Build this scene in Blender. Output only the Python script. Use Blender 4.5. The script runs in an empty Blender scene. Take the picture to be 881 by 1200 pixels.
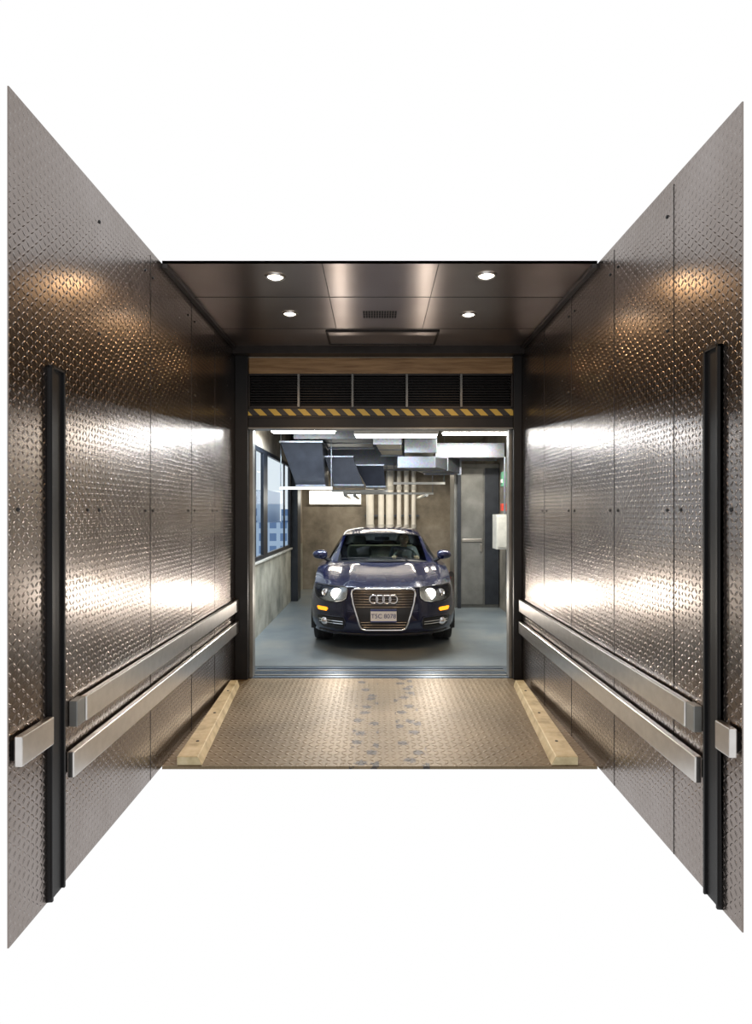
import bpy, bmesh, math, random
import numpy as np
from mathutils import Vector, Matrix
random.seed(3)
S = bpy.context.scene
COL = S.collection
S.view_settings.view_transform = 'Standard'
S.view_settings.look = 'None'

# ------------------------------------------------------------------ helpers
class NB:
    def __init__(s, name):
        s.m = bpy.data.materials.new(name); s.m.use_nodes = True
        s.nt = s.m.node_tree; s.nt.nodes.clear()
        s.out = s.nt.nodes.new('ShaderNodeOutputMaterial')
    def n(s, t, **k):
        nd = s.nt.nodes.new(t)
        for a, b in k.items(): setattr(nd, a, b)
        return nd
    def l(s, a, b): s.nt.links.new(a, b)
    def inp(s, sock, v):
        if hasattr(v, 'is_linked') or isinstance(v, bpy.types.NodeSocket): s.l(v, sock)
        else: sock.default_value = v
    def M(s, op, a, b=None, c=None, clamp=False):
        nd = s.n('ShaderNodeMath', operation=op, use_clamp=clamp)
        s.inp(nd.inputs[0], a)
        if b is not None: s.inp(nd.inputs[1], b)
        if c is not None: s.inp(nd.inputs[2], c)
        return nd.outputs[0]
    def xyz(s):
        tc = s.n('ShaderNodeTexCoord'); sp = s.n('ShaderNodeSeparateXYZ')
        s.l(tc.outputs['Object'], sp.inputs[0]); return tc.outputs['Object'], sp.outputs
    def noise(s, vec, scale, detail=4, rough=.55, stretch=None):
        if stretch:
            mp = s.n('ShaderNodeMapping'); mp.inputs['Scale'].default_value = stretch
            s.l(vec, mp.inputs[0]); vec = mp.outputs[0]
        nd = s.n('ShaderNodeTexNoise'); s.l(vec, nd.inputs['Vector'])
        nd.inputs['Scale'].default_value = scale; nd.inputs['Detail'].default_value = detail
        nd.inputs['Roughness'].default_value = rough
        return nd.outputs['Fac']
    def ramp(s, fac, stops):
        r = s.n('ShaderNodeValToRGB'); s.l(fac, r.inputs[0])
        e = r.color_ramp.elements
        while len(e) < len(stops): e.new(.5)
        for i, (p, c) in enumerate(stops):
            e[i].position = p; e[i].color = (*c, 1) if len(c) == 3 else c
        return r.outputs[0]
    def mix(s, fac, a, b, blend='MIX'):
        m = s.n('ShaderNodeMix', data_type='RGBA', blend_type=blend)
        s.inp(m.inputs[0], fac)
        s.inp(m.inputs[6], a if not isinstance(a, tuple) else (*a[:3], 1))
        s.inp(m.inputs[7], b if not isinstance(b, tuple) else (*b[:3], 1))
        return m.outputs[2]
    def bump(s, h, strength=.5, dist=.01):
        b = s.n('ShaderNodeBump'); b.inputs['Strength'].default_value = strength
        b.inputs['Distance'].default_value = dist; s.l(h, b.inputs['Height']); return b.outputs[0]
    def pr(s, color=(.5,.5,.5), rough=.5, metal=0, normal=None, **k):
        p = s.n('ShaderNodeBsdfPrincipled')
        s.inp(p.inputs['Base Color'], color if not isinstance(color, tuple) else (*color[:3], 1))
        s.inp(p.inputs['Roughness'], rough); s.inp(p.inputs['Metallic'], metal)
        if normal is not None: s.l(normal, p.inputs['Normal'])
        for a, b in k.items():
            s.inp(p.inputs[a.replace('_', ' ')], b)
        s.l(p.outputs[0], s.out.inputs[0]); return p

def simple(name, color, rough=.5, metal=0, var=.15, scale=8, **k):
    b = NB(name); v, _ = b.xyz()
    f = b.noise(v, scale)
    lo = tuple(c*(1-var) for c in color); hi = tuple(min(1, c*(1+var)) for c in color)
    c = b.ramp(f, [(.3, lo), (.7, hi)])
    b.pr(c, rough, metal, **k); return b.m

def emis(name, color, st):
    b = NB(name); e = b.n('ShaderNodeEmission'); e.inputs[0].default_value = (*color, 1)
    e.inputs[1].default_value = st; b.l(e.outputs[0], b.out.inputs[0]); return b.m

def tread(b, u, v, s):
    p = b.M('DIVIDE', u, s); q = b.M('DIVIDE', v, s)
    par = b.M('FLOORED_MODULO', b.M('ADD', b.M('FLOOR', p), b.M('FLOOR', q)), 2.0)
    sg = b.M('SUBTRACT', b.M('MULTIPLY', par, 2.0), 1.0)
    lx = b.M('SUBTRACT', b.M('FRACT', p), .5); ly = b.M('SUBTRACT', b.M('FRACT', q), .5)
    sy = b.M('MULTIPLY', sg, ly)
    a = b.M('MULTIPLY', b.M('ADD', lx, sy), .707/.50); c = b.M('MULTIPLY', b.M('SUBTRACT', lx, sy), .707/.19)
    d = b.M('ADD', b.M('MULTIPLY', a, a), b.M('MULTIPLY', c, c))
    return b.M('SUBTRACT', 1.0, d, clamp=True)

def tread_mat(name, axes, color_lo, color_hi, rough, cell, dist=.004, spots=False, metal=1):
    b = NB(name); v, o = b.xyz()
    h = tread(b, o[axes[0]], o[axes[1]], cell)
    n1 = b.noise(v, 1.6, 4); n2 = b.noise(v, 30, 3)
    c = b.ramp(n1, [(.3, color_lo), (.7, color_hi)])
    if spots:
        vo = b.n('ShaderNodeTexVoronoi', voronoi_dimensions='2D'); b.l(v, vo.inputs['Vector']); vo.inputs['Scale'].default_value = 6
        n3 = b.noise(v, 45, 4)
        dd = b.M('ADD', vo.outputs['Distance'], b.M('MULTIPLY', b.M('SUBTRACT', n3, .5), .8))
        m = b.M('LESS_THAN', dd, .24)
        band = b.M('LESS_THAN', b.M('ABSOLUTE', b.M('SUBTRACT', b.M('ABSOLUTE', b.M('SUBTRACT', o[0], .09)), .17)), .10)
        m = b.M('MULTIPLY', m, band)
        c = b.mix(b.M('MULTIPLY', m, .8), c, (.015, .015, .02))
    r = b.M('ADD', b.M('MULTIPLY', n2, .14), rough-.07)
    b.pr(c, r, metal, b.bump(h, 1.0, dist)); return b.m

class MB:
    """collects geometry for one mesh object"""
    def __init__(s): s.v = []; s.f = []; s.mi = []; s.mats = []
    def mid(s, m):
        if m not in s.mats: s.mats.append(m)
        return s.mats.index(m)
    def add(s, vs, fs, m):
        o = len(s.v); s.v += [tuple(p) for p in vs]
        i = s.mid(m)
        for f in fs: s.f.append(tuple(o+k for k in f)); s.mi.append(i)
    def box(s, x0, x1, y0, y1, z0, z1, m):
        s.hexa([(x0,y0,z0),(x1,y0,z0),(x1,y1,z0),(x0,y1,z0)], [(x0,y0,z1),(x1,y0,z1),(x1,y1,z1),(x0,y1,z1)], m)
    def hexa(s, a, b, m):
        s.add(list(a)+list(b), [(3,2,1,0),(4,5,6,7),(0,1,5,4),(1,2,6,5),(2,3,7,6),(3,0,4,7)], m)
    def tube(s, path, r, m, n=12, closed=False, cap=True):
        path = [Vector(p) for p in path]; k = len(path); vs = []; 
        up = None
        for i, p in enumerate(path):
            a = path[(i-1) % k] if (closed or i > 0) else p
            c = path[(i+1) % k] if (closed or i < k-1) else p
            t = (c-a).normalized()
            if up is None:
                up = Vector((0,0,1)) if abs(t.z) < .9 else Vector((1,0,0))
            x = t.cross(up).normalized(); y = x.cross(t).normalized(); up = y
            rr = r[i] if isinstance(r, (list, tuple)) else r
            for j in range(n):
                q = 2*math.pi*j/n
                vs.append(p + x*rr*math.cos(q) + y*rr*math.sin(q))
        fs = []
        for i in range(k if closed else k-1):
            for j in range(n):
                a = i*n+j; b2 = i*n+(j+1) % n; i2 = (i+1) % k
                fs.append((a, b2, i2*n+(j+1) % n, i2*n+j))
        if cap and not closed:
            fs.append(tuple(range(n))[::-1]); fs.append(tuple((k-1)*n+j for j in range(n)))
        s.add(vs, fs, m)
    def lathe(s, prof, c, axis, m, n=32):
        """prof: (r, h) list; axis 'x','y','z'"""
        vs = []; k = len(prof)
        for j in range(n):
            q = 2*math.pi*j/n
            for r, h in prof:
                a, b2 = r*math.cos(q), r*math.sin(q)
                p = {'x': (h,a,b2), 'y': (a,h,b2), 'z': (a,b2,h)}[axis]
                vs.append((c[0]+p[0], c[1]+p[1], c[2]+p[2]))
        fs = []
        for j in range(n):
            j2 = (j+1) % n
            for i in range(k-1): fs.append((j*k+i, j*k+i+1, j2*k+i+1, j2*k+i))
        s.add(vs, fs, m)
    def obj(s, name, parent=None, smooth=False, bevel=0, loc=None, angle=35, weld=True):
        me = bpy.data.meshes.new(name); me.from_pydata(s.v, [], s.f)
        for m in s.mats: me.materials.append(m)
        me.polygons.foreach_set('material_index', s.mi)
        bm = bmesh.new(); bm.from_mesh(me)
        if weld: bmesh.ops.remove_doubles(bm, verts=bm.verts, dist=1e-5)
        bmesh.ops.recalc_face_normals(bm, faces=bm.faces); bm.to_mesh(me); bm.free()
        ob = bpy.data.objects.new(name, me); COL.objects.link(ob)
        if smooth:
            me.shade_smooth()
            try: me.set_sharp_from_angle(angle=math.radians(angle))
            except Exception: pass
        if bevel:
            bv = ob.modifiers.new('bevel', 'BEVEL'); bv.width = bevel; bv.segments = 2; bv.limit_method = 'ANGLE'
        if loc: ob.location = loc
        if parent: ob.parent = parent
        return ob

def empty(name, loc=(0,0,0)):
    e = bpy.data.objects.new(name, None); COL.objects.link(e); e.location = loc; e.empty_display_size = .2; return e

# ------------------------------------------------------------------ constants (metres)
XL, XR = -1.43, 1.48          # cab side walls
YD = 5.93                     # cab front (door) plane
YE = 3.88                     # near end of cab floor / ceiling
ZC = 3.36                     # cab ceiling
GX0, GX1, GY, GZ = -1.62, 2.2, 12.8, 3.22   # garage bay

# ------------------------------------------------------------------ materials
m_wall = tread_mat('tread_plate_wall', (1,2), (.22,.185,.165), (.31,.275,.26), .24, .030, .0016)
m_floor = tread_mat('tread_plate_floor', (0,1), (.11,.076,.036), (.19,.14,.08), .5, .05, .004, spots=True, metal=.4)
m_steel = simple('stainless', (.62,.60,.58), .28, 1, .06, 20)
m_black = simple('black_steel', (.012,.012,.013), .45, .4)
m_dark = simple('dark_bronze', (.04,.035,.033), .4, .6)
m_wood = NB('plywood'); _v,_ = m_wood.xyz(); _c = m_wood.ramp(m_wood.noise(_v, 3, 6, .6, (1,3,14)), [(.35,(.22,.12,.05)),(.65,(.40,.24,.11))]); m_wood.pr(_c,.45); m_wood = m_wood.m
m_curb = NB('painted_curb'); _v,_ = m_curb.xyz(); _c = m_curb.ramp(m_curb.noise(_v, 9, 6), [(.3,(.32,.25,.13)),(.5,(.50,.41,.24)),(.7,(.60,.52,.34))]); m_curb.pr(_c,.4,.2); m_curb = m_curb.m
# ceiling: cross-brushed stainless
b = NB('brushed_ceiling'); v,o = b.xyz()
w_ = b.noise(v, 1.1, 2)
c = b.ramp(w_, [(.3,(.23,.19,.17)),(.7,(.33,.285,.265))])
p_ = b.pr(c, .30, 1); p_.inputs['Anisotropic'].default_value=.97
cx_ = b.n('ShaderNodeCombineXYZ'); cx_.inputs[1].default_value=1.0; b.l(cx_.outputs[0], p_.inputs['Tangent']); m_ceil = b.m
# hazard tape
b = NB('hazard_tape'); v,o = b.xyz()
st = b.M('LESS_THAN', b.M('FLOORED_MODULO', b.M('ADD', o[0], o[2]), .15), .075)
b.pr(b.mix(st, (.02,.02,.02), (.50,.36,.07)), .45); m_haz = b.m
def concrete(name, lo, mid, hi, rough=.7, sc=1.6):
    b = NB(name); v,o = b.xyz()
    f = b.noise(v, sc, 8, .62); g = b.noise(v, 40, 3)
    c = b.ramp(f, [(.3,lo),(.5,mid),(.7,hi)])
    b.pr(c, rough, 0, b.bump(g, .15, .004)); return b.m
m_conc = concrete('concrete_wall', (.15,.135,.11), (.31,.275,.225), (.46,.42,.35))
m_concg = concrete('concrete_sill', (.16,.17,.15), (.33,.33,.28), (.48,.48,.42), .7, 2.4)
m_gfloor = concrete('concrete_floor', (.11,.135,.155), (.165,.20,.225), (.25,.26,.25), .33, 1.1)
m_gceil = concrete('concrete_ceiling', (.3,.28,.24), (.42,.39,.33), (.5,.46,.4))
m_galv = NB('galvanised_duct'); _v,_=m_galv.xyz(); _vo=m_galv.n('ShaderNodeTexVoronoi'); m_galv.l(_v,_vo.inputs['Vector']); _vo.inputs['Scale'].default_value=40
_c = m_galv.mix(.25, (.22,.24,.28), _vo.outputs['Color'], 'MULTIPLY'); m_galv.pr(_c,.38,.85); m_galv=m_galv.m
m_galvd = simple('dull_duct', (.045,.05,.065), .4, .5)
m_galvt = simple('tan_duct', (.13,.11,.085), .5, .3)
m_galvl = simple('lit_duct', (.66,.60,.46), .4, .1)  # lamplight on the overhead boxes painted in as a pale cream colour
m_white = simple('white_paint', (.75,.74,.70), .45, 0, .05)
m_frame = simple('window_frame_metal', (.02,.025,.035), .35, .5)
m_cab = simple('cabinet_steel', (.20,.20,.19), .4, .4, .3, 3)
m_cabd = simple('cabinet_dark', (.04,.045,.055), .4, .5)
m_grey = simple('grey_enamel', (.50,.50,.47), .4)
m_green = simple('green_enamel', (.12,.35,.22), .4)
m_red = simple('red_enamel', (.5,.05,.03), .4)
m_warm = emis('downlight_lens', (1,.9,.72), 14)
m_tube = emis('fluorescent_tube', (1,.97,.88), 32)
m_tube2 = emis('panel_diffuser', (1,.96,.85), 4)
m_sill = simple('sill_steel', (.12,.15,.19), .4, .9)
def glassmat(name, tint, f0=1.45, rough=0.02, const=None):
    b = NB(name); t = b.n('ShaderNodeBsdfTransparent'); t.inputs[0].default_value=(*tint,1)
    g = b.n('ShaderNodeBsdfGlossy'); g.inputs['Roughness'].default_value=rough
    fr = b.n('ShaderNodeLayerWeight'); fr.inputs[0].default_value=f0
    mx = b.n('ShaderNodeMixShader')
    if const is None: b.l(fr.outputs['Fresnel'],mx.inputs[0])
    else: mx.inputs[0].default_value=const
    b.l(t.outputs[0],mx.inputs[1]); b.l(g.outputs[0],mx.inputs[2])
    b.l(mx.outputs[0], b.out.inputs[0]); return b.m
m_glass = glassmat('window_glass', (.80,.90,.97), .05, const=.08)
m_cglass = glassmat('car_glass', (.66,.78,.72), .30)
m_lens = glassmat('lamp_lens', (.92,.94,.95), .25)

# ------------------------------------------------------------------ cab shell
t = .006
mb = MB(); mb.box(XL-t, XL, 2.26, YD+.02, 0, ZC, m_wall); mb.obj('wall_left')
mb = MB(); mb.box(XR, XR+t, 2.346, YD+.02, 0, ZC, m_wall); mb.obj('wall_right')
mb = MB(); mb.box(XL, XR, YE, YD, -.02, 0, m_floor); mb.obj('floor')
mb = MB(); mb.box(XL, XR, YE, YD+.05, ZC, ZC+.02, m_ceil); mb.obj('ceiling')
# ceiling seams / corner trims
mb = MB()
for y in (4.48, 5.25): mb.box(XL+.02, XR-.02, y-.004, y+.004, ZC-.003, ZC, m_black)
for x in (-.36, .42): mb.box(x-.003, x+.003, YE, YD-.1, ZC-.003, ZC, m_dark)
mb.box(XL, XL+.035, YE, YD, ZC-.03, ZC, m_dark); mb.box(XR-.035, XR, YE, YD, ZC-.03, ZC, m_dark)
mb.box(XL, XR, YD-.14, YD, ZC-.075, ZC, m_dark)
mb.obj('trim_1', bevel=.002)
# hatch
mb = MB(); hx0,hx1,hy0,hy1 = -.44,.56,5.30,5.68
mb.box(hx0,hx1,hy0,hy1,ZC-.012,ZC-.001,m_ceil)
for a in ((hx0-.02,hx1+.02,hy0-.02,hy0),(hx0-.02,hx1+.02,hy1,hy1+.02),(hx0-.02,hx0,hy0,hy1),(hx1,hx1+.02,hy0,hy1)):
    mb.box(a[0],a[1],a[2],a[3],ZC-.02,ZC-.001,m_dark)
mb.obj('ceiling_hatch')
mb = MB()
for i in range(13):
    for j in range(5):
        mb.lathe([(0,ZC-.006),(.008,ZC-.006),(.009,ZC-.001)], (-.1+i*.022, 4.80+j*.036, 0), 'z', m_black, 8)
mb.obj('speaker_grille')
# downlights
for i,(x,y,r) in enumerate(((-.71,4.09,.066),(.774,4.07,.066),(-.72,4.85,.06),(.777,4.87,.06))):
    e = empty('recessed_downlight', (x,y,ZC))
    q = MB(); q.lathe([(r*.78,-.004),(r*.86,-.012),(r,-.012),(r*1.12,-.004),(r*1.14,-.001)], (0,0,0), 'z', m_steel, 32); q.obj('trim_ring', e, True)
    q = MB(); q.lathe([(0,-.004),(r*.5,-.004),(r*.8,-.005)], (0,0,0), 'z', m_warm, 32); q.obj('lens', e, True)
    ld = bpy.data.lights.new('downlight_bulb','SPOT'); ld.energy=55; ld.color=(1,.62,.30); ld.spot_size=math.radians(150); ld.spot_blend=.7; ld.shadow_soft_size=.05
    lo = bpy.data.objects.new('bulb', ld); COL.objects.link(lo); lo.parent=e; lo.location=(0,0,-.03)

# wall panel seams, channels, rivets
mb = MB()
for y in (3.68, 4.5, 5.15): mb.box(XL, XL+.002, y-.0015, y+.0015, 0, ZC-.03, m_dark)
for y in (2.884, 3.607, 4.395, 5.1): mb.box(XR-.002, XR, y-.0015, y+.0015, 0, ZC-.03, m_dark)
mb.obj('trim_2')
def channel(name, x, sgn, y, ztop):
    q = MB(); w=.055
    q.box(min(x,x+sgn*.010), max(x,x+sgn*.010), y-w, y+w, 0, ztop, m_black)
    q.box(min(x,x+sgn*.022), max(x,x+sgn*.022), y-w, y-w+.012, 0, ztop, m_black)
    q.box(min(x,x+sgn*.022), max(x,x+sgn*.022), y+w-.012, y+w, 0, ztop, m_black)
    q.box(min(x,x+sgn*.022), max(x,x+sgn*.022), y-w, y+w, ztop-.012, ztop, m_black)
    q.obj(name, bevel=.002)
channel('trim_3', XL, 1, 2.58, 2.34); channel('trim_4', XR, -1, 2.535, 2.42)
def rivet(x, s, y, z):
    mb.lathe([(0,s*.007),(.006,s*.006),(.0095,s*.002),(.010,0)], (x,y,z), 'x', m_black, 12)
mb = MB()
for y in (2.32,2.88,3.0,3.6,3.72,4.42,4.58,5.08,5.22,5.7):
    for z in (1.71, 2.62, 3.2): 
        if z<2 or y>2.9: rivet(XL,1,y,z)
mb.obj('trim_8', smooth=True)
mb = MB()
for y in (2.42,2.82,2.95,3.55,3.67,4.33,4.46,5.04,5.16,5.7):
    for z in (1.71, 2.62, 3.2):
        if z<2 or y>2.9: rivet(XR,-1,y,z)
mb.obj('trim_9', smooth=True)

# bumper rails
def rail(name, x, s, segs, z0, z1, cap=None):
    e = empty(name)
    for i,(a,c) in enumerate(segs):
        q = MB(); xa,xb = sorted((x+s*.014, x+s*.045))
        q.box(xa,xb,a,c,z0,z1,m_steel); q.obj('bar_%d'%(i+1), e, bevel=.005)
        q = MB(); xa,xb = sorted((x+s*.001, x+s*.014))
        k = int((c-a)/.6)+2
        for j in range(k):
            yy = a+.04+(c-a-.08)*j/(k-1)
            q.box(xa,xb,yy-.025,yy+.025,z0+.02,z1-.02,m_black)
        q.obj('standoff_%d'%(i+1), e)
    if cap:
        q=MB(); xa,xb=sorted((x+s*.001,x+s*.040)); q.box(xa,xb,cap[0],cap[1],z0,z1,m_cab); q.obj('end_cap', e, bevel=.004)
    return e
rail('bumper_rail', XL, 1, [(2.27,2.50),(2.78,5.86)], .70, .82, (2.70,2.778))
rail('bumper_rail', XL, 1, [(2.66,5.86)], .48, .60)
rail('bumper_rail', XR, -1, [(2.355,2.46),(2.70,5.86)], .70, .82, (2.63,2.698))
rail('bumper_rail', XR, -1, [(2.61,5.86)], .48, .60)

# wheel curbs (flare outward toward the door)
def curb(xa_in, xa_out, xb_in, xb_out):
    q = MB(); y0,y1 = YE+.01, 5.66; h=.06
    s = 1 if xa_in<0 else -1
    q.hexa([(xa_in,y0,0),(xa_out,y0,0),(xb_out,y1,0),(xb_in,y1,0)],
           [(xa_in-s*.03,y0,h),(xa_out,y0,h),(xb_out,y1,h),(xb_in-s*.02,y1,h)], m_curb)
    for k in range(3):
        f = .15+k*.33; x = (xa_in+(xb_in-xa_in)*f)*.45+(xa_out+(xb_out-xa_out)*f)*.55
        q.lathe([(0,h+.004),(.011,h+.004),(.013,h)], (x,y0+(y1-y0)*f,0),'z',m_dark,10)
    q.obj('wheel_curb', bevel=.008)
curb(-1.165,-1.335,-1.33,-1.42); curb(1.175,1.355,1.34,1.44)

# ------------------------------------------------------------------ door surround
mb = MB()
mb.box(XL, XL+.13, YD-.05, YD+.10, 0, ZC-.075, m_black); mb.box(XR-.085, XR, YD-.05, YD+.10, 0, ZC-.075, m_black)
mb.obj('trim_5', bevel=.004)
mb = MB()
mb.box(XL+.13, XL+.165, YD+.03, YD+.14, 0, 2.6, m_cab); mb.box(XR-.115, XR-.085, YD+.03, YD+.14, 0, 2.6, m_cab)
mb.obj('trim_6', bevel=.003)
mb = MB(); mb.box(XL+.13, XR-.085, YD+.0, YD+.08, 3.115, 3.275, m_wood); mb.obj('wood_beam', bevel=.004)
# louvre vents
e = empty('louver_vent')
q = MB(); q.box(XL+.13, XR-.085, YD+.07, YD+.09, 2.76, 3.11, m_black)
q.box(XL+.13, XR-.085, YD, YD+.07, 3.095, 3.113, m_dark); q.box(XL+.13, XR-.085, YD, YD+.07, 2.76, 2.785, m_dark); q.obj('backing', e)
px = [-1.30,-.79,-.24,.315,.87,1.39]
q = MB()
for x in px: q.box(x-.012,x+.012,YD-.015,YD+.06,2.77,3.11,m_cab if px.index(x) not in (0,5) else m_dark)
q.obj('mullions', e, bevel=.003)
q = MB()
for i in range(11):
    z = 2.80+i*.027
    q.hexa([(-1.29,YD+.005,z),(1.38,YD+.005,z),(1.38,YD+.06,z+.018),(-1.29,YD+.06,z+.018)],
           [(-1.29,YD+.005,z+.004),(1.38,YD+.005,z+.004),(1.38,YD+.06,z+.022),(-1.29,YD+.06,z+.022)], m_dark)
q.obj('slats', e)
# header
mb = MB(); mb.box(XL+.13, XR-.085, YD-.02, YD+.12, 2.56, 2.76, m_black)
mb.box(XL+.13, XR-.085, YD-.03, YD-.02, 2.66, 2.675, m_dark); mb.box(XL+.13, XR-.085, YD-.03, YD+.12, 2.546, 2.56, m_cab)
mb.obj('wall_header', bevel=.002)
mb = MB(); mb.box(XL+.13, XR-.085, YD-.026, YD-.0205, 2.682, 2.748, m_haz); mb.obj('hazard_stripe')
# sill
mb = MB(); mb.box(XL, XR, YD, 6.40, -.03, -.004, m_sill)
for i in range(5): mb.box(XL+.14, XR-.1, 5.96+i*.085, 5.99+i*.085, -.004, .002, m_cab if i%2 else m_sill)
mb.obj('door_sill')

# ------------------------------------------------------------------ garage shell
G0 = 6.02
mb = MB()
mb.box(GX0-.1, XL+.06, G0+.0, G0+.15, 0, GZ, m_conc) 
mb.box(XR-.06, GX1+.1, G0+.0, G0+.15, 0, GZ, m_conc)
mb.box(GX0-.1, GX1+.1, G0+.03, G0+.15, 2.60, GZ, m_conc); mb.obj('wall_front')
mb = MB(); mb.box(GX0-.1, GX1+.1, 6.40, GY+.1, -.05, 0, m_gfloor); mb.obj('floor_garage')
mb = MB(); mb.box(GX0-.2, GX1+.2, G0, GY+.2, GZ, GZ+.1, m_gceil); mb.obj('ceiling_garage')
mb = MB(); mb.box(GX0-.1, GX1+.1, GY, GY+.1, 0, GZ, m_conc); mb.obj('wall_back')
mb = MB(); mb.box(GX1, GX1+.1, G0+.15, GY, 0, GZ, m_conc); mb.obj('wall_garage_right')
mb = MB()
WY = [(6.35,8.30),(8.62,10.85)]; ZS, ZT = 1.09, 2.54
mb.box(GX0-.05,GX0,G0+.15,GY,0,1.02,m_concg); mb.box(GX0-.05,GX0,G0+.15,GY,2.6,GZ,m_conc)
mb.box(GX0-.05,GX0,11.0,GY,1.02,2.6,m_conc); mb.obj('wall_garage_left')
for i,(a,c) in enumerate(WY):
    e = empty('window_%d'%(i+1)); q = MB(); X0,X1 = GX0-.03,GX0+.012
    a2,c2 = a-.16,c+.16
    q.box(X0,X1,a2,a,1.03,2.6,m_frame); q.box(X0,X1,c,c2,1.03,2.6,m_frame)
    q.box(X0,X1,a,c,1.03,ZS,m_frame); q.box(X0,X1,a,c,ZT,2.6,m_frame)
    mid = a+(c-a)*.74; q.box(X0+.01,X1-.005,mid-.025,mid+.025,ZS,ZT,m_frame)
    q.obj('frame', e, bevel=.004)
    q = MB(); q.add([(GX0-.01,a,ZS),(GX0-.01,c,ZS),(GX0-.01,c,ZT),(GX0-.01,a,ZT)],[(0,1,2,3)],m_glass); q.obj('pane', e)
mb = MB(); mb.box(GX0-.0,GX0+.04,G0+.15,11.0,1.0,1.025,m_grey); mb.obj('trim_7')
mb = MB(); mb.box(GX0,GX0+.13,11.05,11.5,0,GZ,m_cabd); mb.obj('steel_column', bevel=.01)
# building seen through the window
b = NB('facade'); v,o = b.xyz()
wx = b.M('LESS_THAN', b.M('FLOORED_MODULO', o[0], 1.1), .7); wz = b.M('LESS_THAN', b.M('FLOORED_MODULO', o[2], 1.3), .8)
b.pr(b.mix(b.M('MULTIPLY',wx,wz),(.38,.48,.62),(.10,.18,.34)), .6); m_fac=b.m
mb = MB(); mb.box(-16,-6.5,60,70,-10,.6,m_fac); mb.box(-13.4,-11.4,61,69,.6,4.0,m_fac); mb.box(-10,-8.2,61,69,.6,2.0,m_fac); mb.obj('office_building')

# back wall light + pipes
def fluor(name, x0,x1,y0,y1,z0,z1, face='down'):
    e = empty(name); q = MB()
    q.box(x0,x1,y0,y1,z0+.02,z1,m_white); q.obj('housing', e, bevel=.004)
    q = MB()
    if face=='down':
        q.box(x0+.02,x1-.02,y0+.02,y1-.02,z0-.005,z0+.02,m_tube)
    else:
        q.box(x0+.02,x1-.02,y0-.015,y0,z0+.04,z1-.02,m_tube2)
    q.obj('diffuser', e, bevel=.004); return e
fluor('fluorescent_light', -1.47,-.32,12.72,12.79,1.84,2.18,'front')
mb = MB()
for x,r in ((-.13,.085),(.11,.065),(.30,.085),(.50,.05),(.66,.05),(.82,.05)):
    mb.tube([(x,12.62,0.0),(x,12.62,GZ-.01)], r, m_white, 16)
    mb.tube([(x,12.62,1.35),(x,12.62,1.43)], r+.012, m_grey, 16)
    mb.tube([(x,12.62,2.18),(x,12.62,2.26)], r+.012, m_grey, 16)
mb.box(-.25,.95,12.72,12.79,1.60,1.64,m_galv)
mb.obj('standpipes', smooth=True)

# ducts -------------------------------------------------
def duct(ra, rb, m, flange=True, n=1):
    """ra/rb: (x0,x1,z0,z1,y)"""
    q = MB()
    def ring(r, g=0, dy=0): x0,x1,z0,z1,y=r; return [(x0-g,y+dy,z0-g),(x1+g,y+dy,z0-g),(x1+g,y+dy,z1+g),(x0-g,y+dy,z1+g)]
    q.hexa(ring(ra), ring(rb), m)
    if flange:
        for r in (ra,rb): q.hexa(ring(r,.022,-.018), ring(r,.022,.018), m_galv)
        mid = tuple((a+c)/2 for a,c in zip(ra,rb)); q.hexa(ring(mid,.01,-.008), ring(mid,.01,.008), m_galv)
    return q.obj('air_duct', bevel=.004)
def hopper(pts_lo, pts_hi, m):
    q=MB(); q.hexa(pts_lo, pts_hi, m)
    for ring in (pts_lo,pts_hi):
        c=sum((Vector(p) for p in ring),Vector())/4; a=[c+(Vector(p)-c)*1.05+Vector((0,0,-.015)) for p in ring]; d=[p+Vector((0,0,.03)) for p in a]
        q.hexa(a,d,m_galv)
    return q.obj('air_duct', bevel=.004)
def rect(x0,x1,y0,y1,z): return [(x0,y0,z),(x1,y0,z),(x1,y1,z),(x0,y1,z)]
hopper(rect(-1.22,-.78,8.9,9.6,2.10), rect(-1.42,-.80,8.6,9.6,2.74), m_galvd)
hopper(rect(-.66,-.20,9.1,9.8,2.12), rect(-.80,-.36,9.0,9.8,2.56), m_galvd)
hopper(rect(-.16,.16,9.6,10.2,2.12), rect(-.34,.12,9.4,10.2,2.46), m_galvd)
duct((-1.2,-.05,2.80,2.93,8.6), (-1.1,-.05,2.76,2.93,9.6), m_galv)
duct((-.02,.36,2.72,2.98,8.6), (.10,.45,2.66,2.98,9.8), m_galvl)
duct((.46,.92,2.64,2.98,9.0), (.50,.95,2.6,2.95,10.2), m_galvl)  # stands for a lit diffuser box; glow put into the cream colour
duct((.36,.92,2.42,2.56,9.2), (.85,1.45,2.36,2.62,10.0), m_galv)
duct((1.0,2.1,2.62,2.82,9.6), (1.0,2.1,2.62,2.82,10.2), m_galvt)
duct((-1.4,-1.0,2.6,3.0,10.8), (-1.4,-1.0,2.6,3.0,12.4), m_galvd)
duct((-.9,1.1,2.6,3.05,11.0), (-.9,1.1,2.6,3.05,12.3), m_galv)
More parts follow.
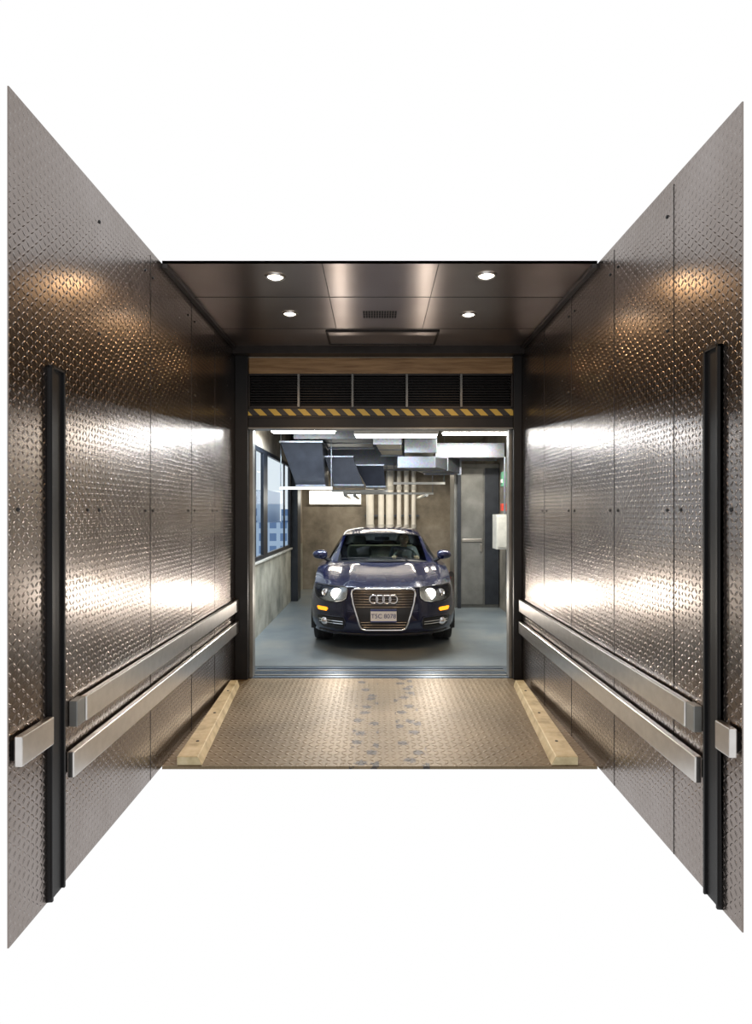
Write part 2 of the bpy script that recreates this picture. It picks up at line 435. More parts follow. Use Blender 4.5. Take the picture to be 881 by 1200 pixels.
# strut hangers
mb = MB()
for x0,x1,y,z in ((-1.45,-.66,8.75,2.08),(-.76,.20,9.95,2.08),(-.6,1.05,10.6,2.06),(.3,1.2,10.1,2.22)):
    mb.box(x0,x1,y-.02,y+.02,z-.04,z,m_white)
    for x in (x0+.015,x1-.015): mb.tube([(x,y,z),(x,y,GZ)], .008, m_galv, 6)
for x,z in ((-.55,2.0),(-.38,1.99),(.9,2.0)):
    mb.tube([(x,10.3,z),(x,12.5,z)], .03, m_grey, 10)
mb.obj('pipe_hanger', smooth=True)
fluor('fluorescent_light', -.30,.85,7.9,8.1,2.74,2.82)
fluor('fluorescent_light', 1.0,2.1,8.7,8.9,2.88,2.98)
fluor('fluorescent_light', -1.45,-.55,7.9,8.1,2.80,2.88)
def area(name, loc, sx, sy, en, col, rot=(0,0,0)):
    ld = bpy.data.lights.new(name,'AREA'); ld.shape='RECTANGLE'; ld.size=sx; ld.size_y=sy; ld.energy=en; ld.color=col
    lo = bpy.data.objects.new(name, ld); COL.objects.link(lo); lo.location=loc; lo.rotation_euler=rot; return lo
area('back_area_light',(.27,8.0,2.72),1.1,.16,55,(.85,.93,1.0))
area('back_area_light',(1.55,8.8,2.86),1.0,.16,50,(1,.93,.8))
area('back_area_light',(-1.0,8.0,2.78),.8,.16,50,(.78,.9,1.0))
area('back_area_light',(.1,11.6,2.5),2.2,.2,50,(1,.88,.7))  # bare area light under the back duct, no tube fixture modelled

# cabinet / boxes on right
e = empty('electrical_cabinet')
q = MB(); q.box(1.39,2.19,10.32,10.9,0.0,2.56,m_cab); q.obj('carcass', e, bevel=.006)
q = MB(); q.box(1.49,1.90,10.285,10.32,.06,2.48,m_cab); q.obj('door_left', e, bevel=.006)
q = MB(); q.box(1.93,2.18,10.285,10.32,.06,2.48,m_cabd); q.obj('door_right', e, bevel=.006)
q = MB(); q.box(1.44,1.50,10.24,10.30,0,2.5,m_cabd); q.box(1.52,1.88,10.265,10.285,1.17,1.22,m_steel); q.box(1.84,1.87,10.25,10.285,1.0,1.14,m_steel); q.obj('handles', e, bevel=.003)
mb = MB(); mb.box(1.93,2.19,9.3,9.62,1.10,1.66,m_grey); mb.tube([(2.1,9.46,1.66),(2.1,9.46,2.6)],.02,m_galv,8); mb.tube([(2.12,9.4,1.1),(2.12,9.4,.0)],.015,m_galv,8); mb.box(1.95,2.17,9.29,9.3,1.13,1.63,m_grey); mb.obj('junction_box', bevel=.006)
mb = MB(); mb.box(2.08,2.195,9.5,9.68,2.12,2.36,m_green); mb.box(2.07,2.08,9.53,9.65,2.18,2.24,m_white); mb.obj('alarm_box', bevel=.006)
mb = MB(); mb.lathe([(0,0),(.05,0),(.055,.03),(.055,.08)],(2.11,9.75,1.78),'x',m_red,16); mb.box(2.10,2.19,9.69,9.81,1.72,1.84,m_red); mb.obj('alarm_bell', bevel=.004)
mb = MB(); mb.tube([(1.33,10.5,0),(1.33,10.5,.55),(1.33,10.45,.6),(1.33,10.36,.6)],.03,m_red,12); mb.lathe([(0,-.05),(.05,-.05),(.05,-.03),(.03,0)],(1.33,10.34,.6),'y',m_dark,16); mb.obj('standpipe_valve', smooth=True)

# ------------------------------------------------------------------ CAR
CAR = empty('car', (.09, 6.95, 0))
b = NB('navy_paint'); v,o = b.xyz(); fl = b.noise(v, 900, 1)
b.pr(b.ramp(fl,[(.3,(.002,.004,.024)),(.7,(.005,.009,.052))]), .25, .25, Coat_Weight=.9, Coat_Roughness=.03); m_paint=b.m
m_trim = simple('black_plastic', (.010,.010,.012), .4)
m_chrome = simple('chrome', (.85,.85,.87), .1, 1, .02)
m_gun = simple('grille_metal', (.12,.12,.13), .3, .9)
m_rub = simple('tyre_rubber', (.018,.018,.02), .75)
m_alloy = simple('alloy', (.55,.56,.58), .25, 1, .05)
m_int = simple('interior_leather', (.20,.18,.15), .6)
m_head = emis('headlight_bulb', (1,.93,.78), 90)
m_amber = emis('amber_lamp', (1,.33,.02), 2.2)
m_plate = simple('plate_white', (.75,.76,.78), .4, 0, .03)
m_pblue = simple('plate_blue', (.03,.05,.2), .4)

EX = 3.1
def g(f): return 1+.045*(1-((f-.6)/.4)**2) if f>.6 else 1.045-.06*((.6-f)/.6)**2
def ycf(f): return float(np.interp(f, [0,.12,.3,.5,.72,.9,1],[.075,.02,.0,.0,.02,.05,.085]))
ZTC, ZTE = .785, .805
def FY(x,z):
    f=max(0,min(1,(z-.2)/(ZTC-.2))); w=.875*g(f)
    return ycf(f)+(.455+.02*f)*min(1,abs(x/w))**EX
def catm(st, n):
    st=[np.array(s,float) for s in st]; m=len(st)-1; out=[]
    for i in range(n+1):
        tt=m*i/n; k=min(int(tt),m-1); u=tt-k
        p0=st[max(k-1,0)]; p1=st[k]; p2=st[k+1]; p3=st[min(k+2,m)]
        out.append(.5*((2*p1)+(-p0+p2)*u+(2*p0-5*p1+4*p2-p3)*u*u+(-p0+3*p1-3*p2+p3)*u**3))
    return out
ST=[(.085,ZTC,.875,.56,ZTE),(.26,.835,.885,.72,.845),(.5,.885,.895,.90,.88),(.8,.935,.90,1.10,.91),(1.15,.99,.905,1.32,.932),
    (1.5,1.01,.91,1.6,.945),(2.0,1.0,.91,2.05,.95),(2.6,.99,.91,2.6,.955),(3.2,1.0,.91,3.2,.965),(3.8,1.03,.90,3.75,.975),
    (4.3,1.06,.87,4.2,.985),(4.72,1.05,.81,4.55,.97),(4.86,.98,.76,4.68,.93)]
NC,NR,NV=130,24,36
cols=catm(ST,NC); vs_=[-1+2*j/NV for j in range(NV+1)]
mb=MB()
def gridadd(P, m, skip=None):
    R=len(P); C=len(P[0]); vv=[p for r in P for p in r]; ff=[]
    for i in range(R-1):
        for j in range(C-1):
            if skip and skip(i,j): continue
            ff.append((i*C+j,i*C+j+1,(i+1)*C+j+1,(i+1)*C+j))
    mb.add(vv,ff,m)
# fascia
P=[]
for r in range(NR+1):
    f=r/NR; row=[]
    for v1 in vs_:
        zt=ZTC+(ZTE-ZTC)*abs(v1)**3.0; x=.875*g(f)*v1
        row.append((x, ycf(f)+(.455+.02*f)*abs(v1)**EX, .2+f*(zt-.2)))
    P.append(row)
gridadd(P,m_paint)
# hood + deck
P=[]
for k,(yc,zc,xe,ye,ze) in enumerate(cols):
    row=[]
    fadeh = max(0,1-max(0,yc-1.1)/.2) * min(1,max(0,(yc-.085)/.12))
    for v1 in vs_:
        a=abs(v1); cr=.018*math.exp(-((a-.47+.05*yc)/.07)**2)*fadeh
        dip=-.014*math.exp(-((a-.64)/.09)**2)*fadeh
        bul=.018*math.exp(-((a-.86)/.10)**2)*fadeh
        row.append((xe*v1, yc+(ye-yc)*a**EX, zc+(ze-zc)*a**3.0+cr+dip+bul))
    P.append(row)
gridadd(P,m_paint)
# sides with wheel arches
AX=(.90,3.74); AR=.365; AZ=.33
for s in (-1,1):
    P=[]
    for r in range(NR+1):
        f=r/NR; row=[]; yf=ycf(f)+.455+.02*f
        for k,(yc,zc,xe,ye,ze) in enumerate(cols):
            y=ye+(yf-.56)*math.exp(-k/6.0); z=.2+f*(ze-.2)
            row.append([s*xe*g(f), y, z])
        P.append(row)
    rem=set()
    for i in range(NR):
        for j in range(NC):
            cy=(P[i][j][1]+P[i+1][j+1][1])/2; cz=(P[i][j][2]+P[i+1][j+1][2])/2
            if any((cy-a)**2+(cz-AZ)**2<AR**2 for a in AX): rem.add((i,j))
    for i in range(NR+1):
        for j in range(NC+1):
            nb=[(a,c2) for a in (i-1,i) for c2 in (j-1,j) if 0<=a<NR and 0<=c2<NC]
            inr=[q for q in nb if q in rem]
            if inr and len(inr)<len(nb):
                p=P[i][j]; a=min(AX,key=lambda q:abs(q-p[1])); d=math.hypot(p[1]-a,p[2]-AZ)
                if d>1e-4:
                    p[1]=a+(p[1]-a)*AR/d; p[2]=max(.2,AZ+(p[2]-AZ)*AR/d) 
    gridadd([[tuple(p) for p in r] for r in P], m_paint, lambda i,j:(i,j) in rem)
# tail
P=[]; yc,zc,xe,ye,ze=cols[-1]
for r in range(NR+1):
    f=r/NR; P.append([(xe*g(f)*v1, ye+(yc-ye)*(1-abs(v1)**EX), .2+f*((zc+(ze-zc)*abs(v1)**3)-.2)) for v1 in vs_])
gridadd(P,m_paint)
body=mb.obj('body', CAR, True, angle=50); 
# arch lips + wells + underbody
mb=MB()
for s in (-1,1):
    for a in AX:
        pts=[(s*.918,a+math.cos(q)*(AR-.004),AZ+math.sin(q)*(AR-.004)) for q in np.linspace(-.35,math.pi+.35,28)]
        mb.tube(pts,.008,m_trim,6)
        vv=[];ff=[]
        for i,q in enumerate(np.linspace(-.36,math.pi+.36,24)):
            for xx in (.91,.60): vv.append((s*xx,a+math.cos(q)*AR,AZ+math.sin(q)*AR))
            if i: ff.append((2*i-2,2*i-1,2*i+1,2*i))
        mb.add(vv,ff,m_trim)
mb.box(-.60,.60,.25,4.6,.19,.5,m_trim); mb.box(-.86,.86,1.30,3.34,.19,.26,m_trim)
mb.obj('underbody', CAR)
# greenhouse
GS=[(1.20,1.005,.70,1.48,.955),(1.95,1.385,.595,2.10,1.345),(2.35,1.452,.585,2.45,1.395),(2.9,1.462,.585,2.9,1.405),(3.35,1.43,.565,3.30,1.37),(4.25,1.06,.68,4.10,1.0)]
seg=[]
def lerp(a,c,u): return tuple(a[i]+(c[i]-a[i])*u for i in range(len(a)))
for i in range(20):
    u=i/20; q=list(lerp(GS[0],GS[1],u)); q[1]+=.05*math.sin(math.pi*u)*.6; q[4]+=.03*math.sin(math.pi*u)*.6; seg.append(q)
mid=catm([GS[1],GS[2],GS[3],GS[4]],30); seg+= [list(q) for q in mid]
for i in range(1,21):
    u=i/20; q=list(lerp(GS[4],GS[5],u)); q[1]+=.04*math.sin(math.pi*u); q[4]+=.04*math.sin(math.pi*u); seg.append(q)
mb=MB(); NG=30; P=[]
for (yc,zc,xe,ye,ze) in seg:
    P.append([(xe*v1, yc+(ye-yc)*abs(v1)**2.2, zc+(ze-zc)*abs(v1)**3) for v1 in [-1+2*j/NG for j in range(NG+1)]])
vv=[p for r in P for p in r]; C=NG+1
fp=[];fgl=[];ftr=[]
for i in range(len(P)-1):
    for j in range(NG):
        a=abs((j+.5)/NG*2-1); f_=(i*C+j,i*C+j+1,(i+1)*C+j+1,(i+1)*C+j)
        ws = 1<=i<19; rg = 52<=i<68
        if (ws or rg) and a<.93: fgl.append(f_)
        elif (i<1 or i==19): ftr.append(f_)
        else: fp.append(f_)
o0=len(mb.v); mb.add(vv,fp,m_paint)
for lst,m in ((fgl,m_cglass),(ftr,m_trim)):
    idx=mb.mid(m)
    for f_ in lst: mb.f.append(tuple(o0+k for k in f_)); mb.mi.append(idx)
NS=14
def belt(y): return float(np.interp(y,[1.4,2.6,4.2],[.93,.955,.985]))
for s in (-1,1):
    P=[]
    for (yc,zc,xe,ye,ze) in seg:
        row=[]
        for r in range(NS+1):
            u=r/NS; xb=float(np.interp(ye,[1.45,1.9,3.6,4.15],[.76,.84,.84,.78]))
            row.append((s*(xe+(xb-xe)*u+.022*math.sin(math.pi*u)), ye, ze+(belt(ye)-.01-ze)*u))
        P.append(row)
    vv=[p for r in P for p in r]; C2=NS+1; a_=[];b_=[]
    for i in range(len(P)-1):
        ym=(P[i][0][1]+P[i+1][0][1])/2
        for j in range(NS):
            f_=(i*C2+j,i*C2+j+1,(i+1)*C2+j+1,(i+1)*C2+j)
            gl = 1.72<ym<3.78 and abs(ym-2.72)>.05 and abs(ym-3.45)>.04 and 1<=j
            (a_ if gl else b_).append(f_)
    o1=len(mb.v); mb.add(vv,b_,m_paint); idx=mb.mid(m_cglass)
    for f_ in a_: mb.f.append(tuple(o1+k for k in f_)); mb.mi.append(idx)
mb.obj('greenhouse', CAR, True, angle=50)
# window chrome/cowl/wipers
mb=MB()
for s in (-1,1):
    mb.tube([(s*.845,y,belt(y)+.0) for y in np.linspace(1.75,3.8,14)],.008,m_chrome,6)
cw=[(x,1.20+.28*abs(x/.7)**2.2-.02,1.005-.05*abs(x/.7)**3-.002) for x in np.linspace(-.70,.70,21)]
mb.tube(cw,.018,m_trim,8)
for x0,x1 in ((-.62,-.02),(-.05,.55)):
    pts=[]
    for i in range(9):
        u=i/8; x=x0+(x1-x0)*u; yb=1.20+.28*abs(x/.7)**2.2; k=.02+.05*(1-u)
        pts.append((x,yb+.75*k-.02,1.005-.05*abs(x/.7)**3+.38*k+.03))
    mb.tube(pts,.006,m_trim,6); mb.tube([pts[4],(x0+.15+(.3),1.22,1.0)],.007,m_trim,6)
mb.obj('wipers', CAR, True)

# fascia patches
def patch(rows, off, m, name, n=14, depth=.012, parent=CAR, mirror=False):
    q=MB()
    for s in ((1,-1) if mirror else (1,)):
        zs=[r[0] for r in rows]; R=max(6,len(rows)*3); P=[]
        for i in range(R+1):
            z=zs[0]+(zs[-1]-zs[0])*i/R
            o=np.argsort(zs); za=np.array(zs)[o]; x0=float(np.interp(z,za,np.array([r[1] for r in rows])[o])); x1=float(np.interp(z,za,np.array([r[2] for r in rows])[o]))
            P.append([(s*(x0+(x1-x0)*j/n), FY(x0+(x1-x0)*j/n,z)-off, z) for j in range(n+1)])
        vv=[p for r in P for p in r]; C=n+1; k=len(vv)
        ff=[(i*C+j,i*C+j+1,(i+1)*C+j+1,(i+1)*C+j) for i in range(R) for j in range(n)]
        per=[j for j in range(C)]+[i*C+n for i in range(1,R+1)]+[R*C+j for j in range(n-1,-1,-1)]+[i*C for i in range(R-1,0,-1)]
        for i_ in per: vv.append((vv[i_][0],vv[i_][1]+off+depth,vv[i_][2]))
        L=len(per)
        for i_ in range(L): ff.append((per[i_],per[(i_+1)%L],k+(i_+1)%L,k+i_))
        q.add(vv,ff,m)
    return q.obj(name,parent,True,angle=40)
def outline(pts, off, r, m, name, closed=True, seg=8, mirror=False):
    q=MB()
    for s in ((1,-1) if mirror else (1,)):
        path=[]; k=len(pts)
        for i in range(k if closed else k-1):
            a=pts[i]; c=pts[(i+1)%k]
            for j in range(seg):
                u=j/seg; x=a[0]+(c[0]-a[0])*u; z=a[1]+(c[1]-a[1])*u
                path.append((s*x,FY(x,z)-off,z))
        if not closed: path.append((s*pts[-1][0],FY(*pts[-1])-off,pts[-1][1]))
        q.tube(path,r,m,8,closed)
    return q.obj(name,CAR,True,angle=60)
GR=[(.285,-.22,.22),(.30,-.265,.265),(.34,-.285,.285),(.60,-.365,.365),(.72,-.385,.385),(.75,-.375,.375),(.768,-.34,.34)]
patch(GR,.004,m_trim,'grille_backing',n=20)
outline([(-.22,.283),(.22,.283),(.262,.297),(.285,.34),(.365,.60),(.385,.715),(.375,.75),(.34,.768),(-.34,.768),(-.375,.75),(-.385,.715),(-.365,.60),(-.285,.34),(-.262,.297)],.014,.012,m_chrome,'grille_frame')
q=MB()
for i in range(15):
    z=.315+i*.0305
    if .385<z<.555: continue
    hw=float(np.interp(z,[r[0] for r in GR],[r[2] for r in GR]))-.02
    q.tube([(x,FY(x,z)-.014,z) for x in np.linspace(-hw,hw,13)],.005,m_gun,6)
for x in np.linspace(-.30,.30,9):
    z0=.30+max(0,abs(x)-.24)*3.2
    if z0<.36: q.tube([(x,FY(x,z)-.010,z) for z in (z0,.36,.385)],.004,m_trim,6)
    q.tube([(x,FY(x,z)-.010,z) for z in (max(.56,z0),.65,.75)],.004,m_trim,6)
q.obj('grille_bars',CAR,True)
patch([(.375,-.285,.285),(.56,-.345,.345)],.014,m_trim,'plate_holder',n=16)
q=MB()
for i in range(4):
    cx=-.117+i*.078
    q.tube([(cx+.049*math.cos(a),FY(cx,.655)-.040-(.004 if i%2 else 0),.655+.049*math.sin(a)) for a in np.linspace(0,2*math.pi,28)[:-1]],.0085,m_chrome,8,True)
q.obj('grille_rings',CAR,True,angle=60)
q=MB(); q.box(-.155,.155,-.030,-.022,.385,.54,m_plate); q.box(-.155,.155,-.0315,-.030,.515,.54,m_pblue); q.box(-.155,.155,-.0315,-.030,.385,.398,m_pblue); q.obj('license_plate',CAR,bevel=.002)
tx=bpy.data.curves.new('plate_text','FONT'); tx.body='T5C 8078'; tx.size=.073; tx.align_x='CENTER'; tx.align_y='CENTER'; tx.extrude=.001; tx.materials.append(m_pblue)
to=bpy.data.objects.new('plate_text',tx); COL.objects.link(to); to.parent=CAR; to.location=(0,-.033,.455); to.rotation_euler=(math.radians(90),0,0)
HL=[(.605,.58,.74),(.622,.50,.80),(.65,.455,.84),(.70,.44,.86),(.745,.435,.865),(.775,.44,.855),(.789,.47,.84)]
patch(HL,.003,m_alloy,'headlight_housing',n=18,mirror=True)
patch(HL,.022,m_lens,'headlight_lens',n=18,mirror=True)
outline([(r[1],r[0]) for r in HL]+[(r[2],r[0]) for r in HL[::-1]],.012,.005,m_trim,'headlight_seal',mirror=True)
q=MB(); 
for s in (-1,1):
    for cx,cz,rr in ((.575,.70,.060),(.71,.70,.042)):
        y=FY(cx,cz)-.012
        q.lathe([(0,y-.006),(rr*.6,y-.004),(rr,y)],(s*cx,0,cz),'y',m_head if cx<.6 else m_chrome,20)
        q.lathe([(rr,y),(rr*1.15,y-.008),(rr*1.3,y)],(s*cx,0,cz),'y',m_chrome,20)
q.obj('headlight_bulbs',CAR,True)
for s in (-1,1):
    ld=bpy.data.lights.new('headlight_beam','SPOT'); ld.energy=45; ld.color=(1,.92,.82); ld.spot_size=math.radians(150); ld.spot_blend=.8; ld.shadow_soft_size=.06
    lo=bpy.data.objects.new('headlight_beam',ld); COL.objects.link(lo); lo.parent=CAR; lo.location=(s*.575,FY(.575,.70)-.08,.70); lo.rotation_euler=(math.radians(108),0,math.radians(180))
patch([(.485,.70,.81),(.515,.68,.83),(.53,.70,.82)],.006,m_amber,'turn_signal',n=8,mirror=True)
patch([(.275,.50,.74),(.31,.47,.80),(.38,.46,.83),(.43,.48,.83)],.003,m_trim,'lower_intake',n=14,mirror=True)
outline([(.47,.31),(.46,.38),(.48,.43),(.83,.43)],.008,.006,m_paint,'intake_edge',closed=False,mirror=True)
q=MB()
for s in (-1,1):
    for z in (.315,.345,.375,.405):
        q.tube([(s*x,FY(x,z)-.014,z) for x in np.linspace(.49,.80,9)],.0055,m_chrome if z in(.345,.375) else m_trim,6)
    y=FY(.72,.36)-.02; q.lathe([(0,y-.006),(.03,y-.004),(.042,y),(.048,y+.01)],(s*.72,0,.36),'y',m_chrome,18)
q.obj('fog_lamps',CAR,True)
# hood shut line and bumper crease
outline([(-.44,.776),(-.2,.780),(.2,.780),(.44,.776)],.003,.004,m_trim,'shut_line',closed=False)
outline([(-.80,.232),(-.4,.225),(.4,.225),(.80,.232)],.004,.010,m_trim,'lip_spoiler',closed=False)
q=MB()
for s in (-1,1):
    pts=[]
    for (yc,zc,xe,ye,ze) in cols[3:44:3]:
        a=.78; fadeh=max(0,1-max(0,yc-1.1)/.2)*min(1,max(0,(yc-.085)/.12))
        dz=(-.014*math.exp(-((a-.64)/.09)**2)+.018*math.exp(-((a-.86)/.10)**2))*fadeh
        pts.append((s*xe*a, yc+(ye-yc)*a**EX, zc+(ze-zc)*a**3+dz))
    q.tube(pts,.003,m_trim,5)
q.obj('hood_gap',CAR,True)
# mirrors
q=MB()
for s in (-1,1):
    n=14; vv=[];ff=[]
    for i in range(n+1):
        th=math.pi*i/n
        for j in range(20):
            ph=2*math.pi*j/20; cx=math.cos(th); rr=math.sin(th)**.6 if 0<i<n else 0
            yy=rr*math.cos(ph); zz=rr*math.sin(ph)
            yy = yy*.075 if yy<0 else yy*.04
            vv.append((s*(.915+.105*cx*-1), 1.62+yy, 1.075+.068*zz*(1+.15*cx)))
    for i in range(n):
        for j in range(20): ff.append((i*20+j,i*20+(j+1)%20,(i+1)*20+(j+1)%20,(i+1)*20+j))
    q.add(vv,ff,m_paint)
    q.tube([(s*.78,1.68,.98),(s*.84,1.66,1.01),(s*.88,1.64,1.045)],[.035,.025,.02],m_trim,10)
    q.box(min(s*.84,s*.99),max(s*.84,s*.99),1.655,1.665,1.03,1.12,m_chrome)
q.obj('door_mirrors',CAR,True)
# wheels
for i,(s,a) in enumerate([(s,a) for s in (-1,1) for a in AX]):
    q=MB()
    pr=[(.235,-.10),(.27,-.115),(.315,-.112),(.328,-.09),(.330,-.05)]+[(.324,-.045),(.330,-.04),(.330,0),(.324,.004),(.330,.008),(.330,.05),(.328,.09),(.315,.112),(.27,.115),(.235,.10)]
    q.lathe(pr,(s*.79,a,.330),'x',m_rub,40)
    q.lathe([(.235,-.10),(.225,-.09),(.22,.0),(.225,.09),(.235,.10)],(s*.79,a,.330),'x',m_alloy,40)
    q.lathe([(0,s*.085),(.05,s*.085),(.06,s*.06)],(s*.79,a,.330),'x',m_alloy,20)
    for k in range(5):
        for d in (-.13,.13):
            th=2*math.pi*k/5+d; q.tube([(s*.868,a+.04*math.cos(th),.33+.04*math.sin(th)),(s*.872,a+.225*math.cos(th),.33+.225*math.sin(th))],.015,m_alloy,8)
    q.lathe([(0,0),(.15,0),(.15,.02)],(s*.79-.02,a,.33),'x',m_dark,24)
    q.obj('wheel_%d'%(i+1),CAR,True)
# interior
q=MB()
q.hexa([(-.72,1.45,.80),(.72,1.45,.80),(.72,1.95,.80),(-.72,1.95,.80)],[(-.68,1.42,.93),(.68,1.42,.93),(.70,1.9,.97),(-.70,1.9,.97)],m_trim)
q.obj('dashboard',CAR,bevel=.02)
q=MB()
for x in (-.37,.37):
    q.hexa([(x-.25,2.25,.55),(x+.25,2.25,.55),(x+.25,2.80,.50),(x-.25,2.80,.50)],[(x-.24,2.22,.68),(x+.24,2.22,.68),(x+.24,2.78,.62),(x-.24,2.78,.62)],m_int)
    q.hexa([(x-.24,2.66,.60),(x+.24,2.66,.60),(x+.24,2.80,.60),(x-.24,2.80,.60)],[(x-.19,2.82,1.13),(x+.19,2.82,1.13),(x+.19,2.90,1.12),(x-.19,2.90,1.12)],m_int)
    q.hexa([(x-.12,2.83,1.16),(x+.12,2.83,1.16),(x+.12,2.92,1.16),(x-.12,2.92,1.16)],[(x-.10,2.84,1.31),(x+.10,2.84,1.31),(x+.10,2.91,1.31),(x-.10,2.91,1.31)],m_int)
q.hexa([(-.65,3.45,.6),(.65,3.45,.6),(.65,3.6,.6),(-.65,3.6,.6)],[(-.6,3.6,1.1),(.6,3.6,1.1),(.6,3.7,1.1),(-.6,3.7,1.1)],m_int)
q.obj('seats',CAR,bevel=.035)
q=MB()
cz=Vector((.37,2.06,.96)); tl=math.radians(25)
ringp=[cz+Vector((.185*math.cos(a),.185*math.sin(a)*math.sin(tl),.185*math.sin(a)*math.cos(tl))) for a in np.linspace(0,2*math.pi,29)[:-1]]
q.tube(ringp,.014,m_trim,10,True)
for a in (0,math.pi,-math.pi/2): q.tube([cz,cz+Vector((.18*math.cos(a),.18*math.sin(a)*math.sin(tl),.18*math.sin(a)*math.cos(tl)))],.014,m_trim,8)
q.lathe([(0,-.02),(.055,-.015),(.06,.02)],tuple(cz),'y',m_trim,16); q.tube([cz,(.37,1.8,.88)],.03,m_trim,10)
q.obj('steering_wheel',CAR,True)
q=MB(); q.box(-.115,.115,1.98,2.0,1.255,1.32,m_trim); q.tube([(0,1.98,1.30),(0,1.97,1.37)],.008,m_trim,6); q.obj('rearview_mirror',CAR,bevel=.008)

# ------------------------------------------------------------------ driver
DR=empty('driver',(.09+.37,6.95,0))
m_skin=simple('skin',(.66,.42,.31),.5,0,.06); m_hair=simple('hair',(.05,.03,.02),.6); m_shirt=simple('shirt',(.16,.17,.22),.8); m_pants=simple('trousers',(.05,.05,.07),.8)
m_eye=simple('eye_white',(.8,.8,.8),.3); m_lip=simple('lips',(.42,.16,.13),.5)
def skin(name,vs,es,rs,m,parent,root=0,lv=2):
    me=bpy.data.meshes.new(name); me.from_pydata(vs,es,[]); me.materials.append(m)
    ob=bpy.data.objects.new(name,me); COL.objects.link(ob); ob.parent=parent
    md=ob.modifiers.new('skin','SKIN'); md.use_smooth_shade=True
    if not me.skin_vertices:
        bpy.context.view_layer.objects.active=ob; bpy.ops.mesh.customdata_skin_add()
    for i,r in enumerate(rs):
        sv=me.skin_vertices[0].data[i]; sv.radius=(r,r) if not isinstance(r,tuple) else r; sv.use_root=(i==root)
    ss=ob.modifiers.new('sub','SUBSURF'); ss.levels=lv; ss.render_levels=lv
    return ob
bv=[(0,2.62,.74),(0,2.66,.90),(0,2.69,1.02),(0,2.68,1.12),(-.17,2.67,1.075),(-.22,2.48,.90),(-.17,2.20,.955),(.17,2.67,1.075),(.22,2.48,.90),(.17,2.20,.955)]
be=[(0,1),(1,2),(2,3),(2,4),(4,5),(5,6),(2,7),(7,8),(8,9)]
skin('torso',bv,be,[(.16,.12),(.15,.11),(.16,.11),(.06,.06),(.065,.065),(.048,.048),(.033,.033),(.065,.065),(.048,.048),(.033,.033)],m_shirt,DR)
skin('legs',[(0,2.60,.74),(-.10,2.50,.73),(-.13,2.02,.72),(-.13,1.78,.40),(-.13,1.62,.36),(.10,2.50,.73),(.13,2.02,.72),(.13,1.78,.40),(.13,1.62,.36)],[(0,1),(1,2),(2,3),(3,4),(0,5),(5,6),(6,7),(7,8)],[.12,.085,.06,.042,.035,.085,.06,.042,.035],m_pants,DR)
q=MB(); q.tube([(0,2.69,1.08),(0,2.67,1.20)],[.055,.05],m_skin,14)
vv=[];ff=[];nt,nph=18,24
for i in range(nt+1):
    th=math.pi*i/nt
    for j in range(nph):
        ph=2*math.pi*j/nph; x=math.sin(th)*math.cos(ph); y=math.sin(th)*math.sin(ph); z=math.cos(th)
        jaw=1-.28*max(0,-z)**1.5
        px_=.075*x*jaw; py_=.095*y*(1-.1*max(0,-z)); pz_=.118*z
        fr=max(0,-y)
        if fr>.8 and -.35<z<.05 and abs(x)<.25: py_-=.018*(1-abs(x)/.25)*(1-abs(z+.18)/.25)   # nose
        if fr>.6 and abs(z-.08)<.14 and .2<abs(x)<.6: py_+=.006
        vv.append((px_,2.64+py_,1.255+pz_))
for i in range(nt):
    for j in range(nph): ff.append((i*nph+j,i*nph+(j+1)%nph,(i+1)*nph+(j+1)%nph,(i+1)*nph+j))
q.add(vv,ff,m_skin)
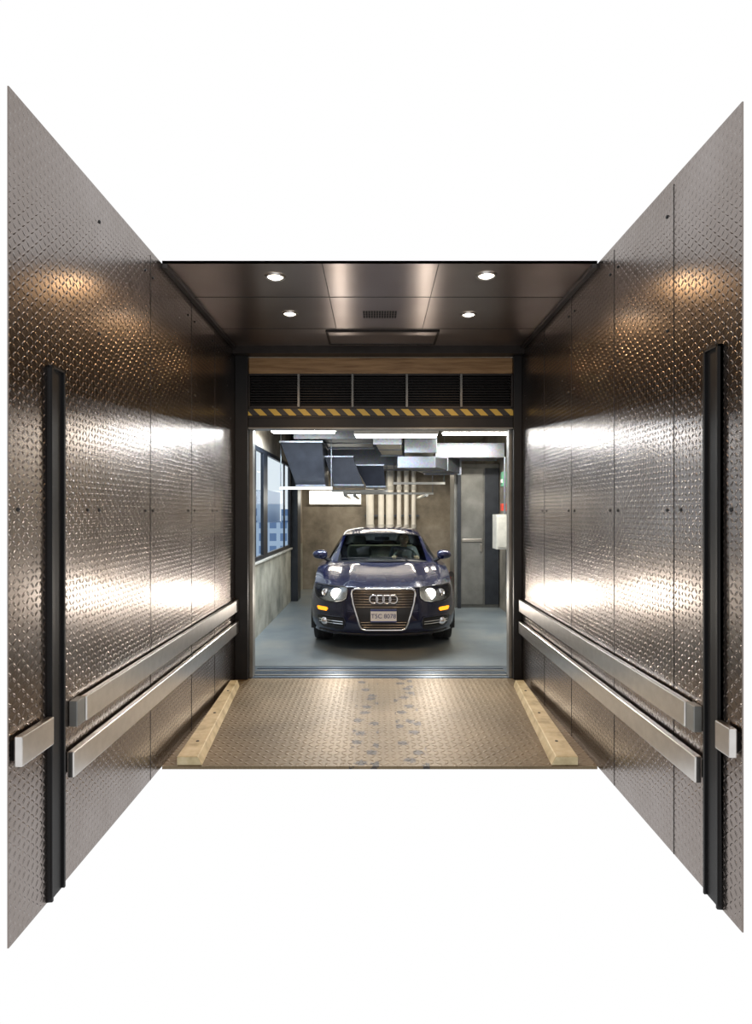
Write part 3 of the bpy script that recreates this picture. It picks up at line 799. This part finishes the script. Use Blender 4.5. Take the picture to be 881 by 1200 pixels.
for s in (-1,1):
    q.lathe([(0,-.012),(.006,-.010),(.011,0)],(s*.03,2.556,1.262),'y',m_eye,10); q.lathe([(0,-.014),(.005,-.0125)],(s*.03,2.556,1.262),'y',m_hair,8)
    q.tube([(s*.015,2.547,1.286),(s*.045,2.557,1.285)],.004,m_hair,6)
    q.lathe([(0,s*.012),(.014,s*.010),(.022,0)],(s*.074,2.65,1.25),'x',m_skin,10)
q.tube([(-.02,2.553,1.188),(0,2.548,1.187),(.02,2.553,1.188)],.005,m_lip,6)
q.obj('head',DR,True,angle=80)
q=MB(); vv=[];ff=[]
for i in range(10):
    th=math.pi*.56*i/9
    for j in range(nph):
        ph=2*math.pi*j/nph; y=math.sin(th)*math.sin(ph)
        z=math.cos(th)
        if y<-.3: z=max(z,.45)
        vv.append((.083*math.sin(th)*math.cos(ph),2.648+.103*y*(.9 if y<-.3 else 1),1.262+.122*z))
for i in range(9):
    for j in range(nph): ff.append((i*nph+j,i*nph+(j+1)%nph,(i+1)*nph+(j+1)%nph,(i+1)*nph+j))
q.add(vv,ff,m_hair); q.obj('hair',DR,True,angle=80)
for s in (-1,1):
    q=MB(); w=Vector((s*.175,2.20,.955)); k=Vector((s*.185,2.10,.985))
    q.tube([w,w.lerp(k,.5),k],[.027,.036,.034],m_skin,12)
    for f,(dz,L) in enumerate(((.03,.9),(.012,1.0),(-.006,.95),(-.024,.78))):
        p0=k+Vector((0,0,dz)); q.tube([p0,p0+Vector((-s*.002,-.032*L,.004)),p0+Vector((-s*.020,-.050*L,.0)),p0+Vector((-s*.036,-.040*L,0))],[.009,.0088,.008,.007],m_skin,8)
    p0=w.lerp(k,.4)+Vector((-s*.02,0,.022)); q.tube([p0,p0+Vector((-s*.018,-.02,.016)),p0+Vector((-s*.022,-.045,.018))],[.012,.010,.008],m_skin,8)
    q.obj('hand_%d'%(1 if s<0 else 2),DR,True)

# ------------------------------------------------------------------ world + camera
w=bpy.data.worlds.new('world'); S.world=w; w.use_nodes=True
bg=w.node_tree.nodes['Background']; bg.inputs[0].default_value=(1,1,1,1); bg.inputs[1].default_value=1.0
cd=bpy.data.cameras.new('camera'); cd.sensor_width=36; cd.lens=20.4; cd.clip_start=.05; cd.clip_end=300
co=bpy.data.objects.new('camera',cd); COL.objects.link(co); co.location=(0,0,1.7); co.rotation_euler=(math.radians(90),0,0)
S.camera=co
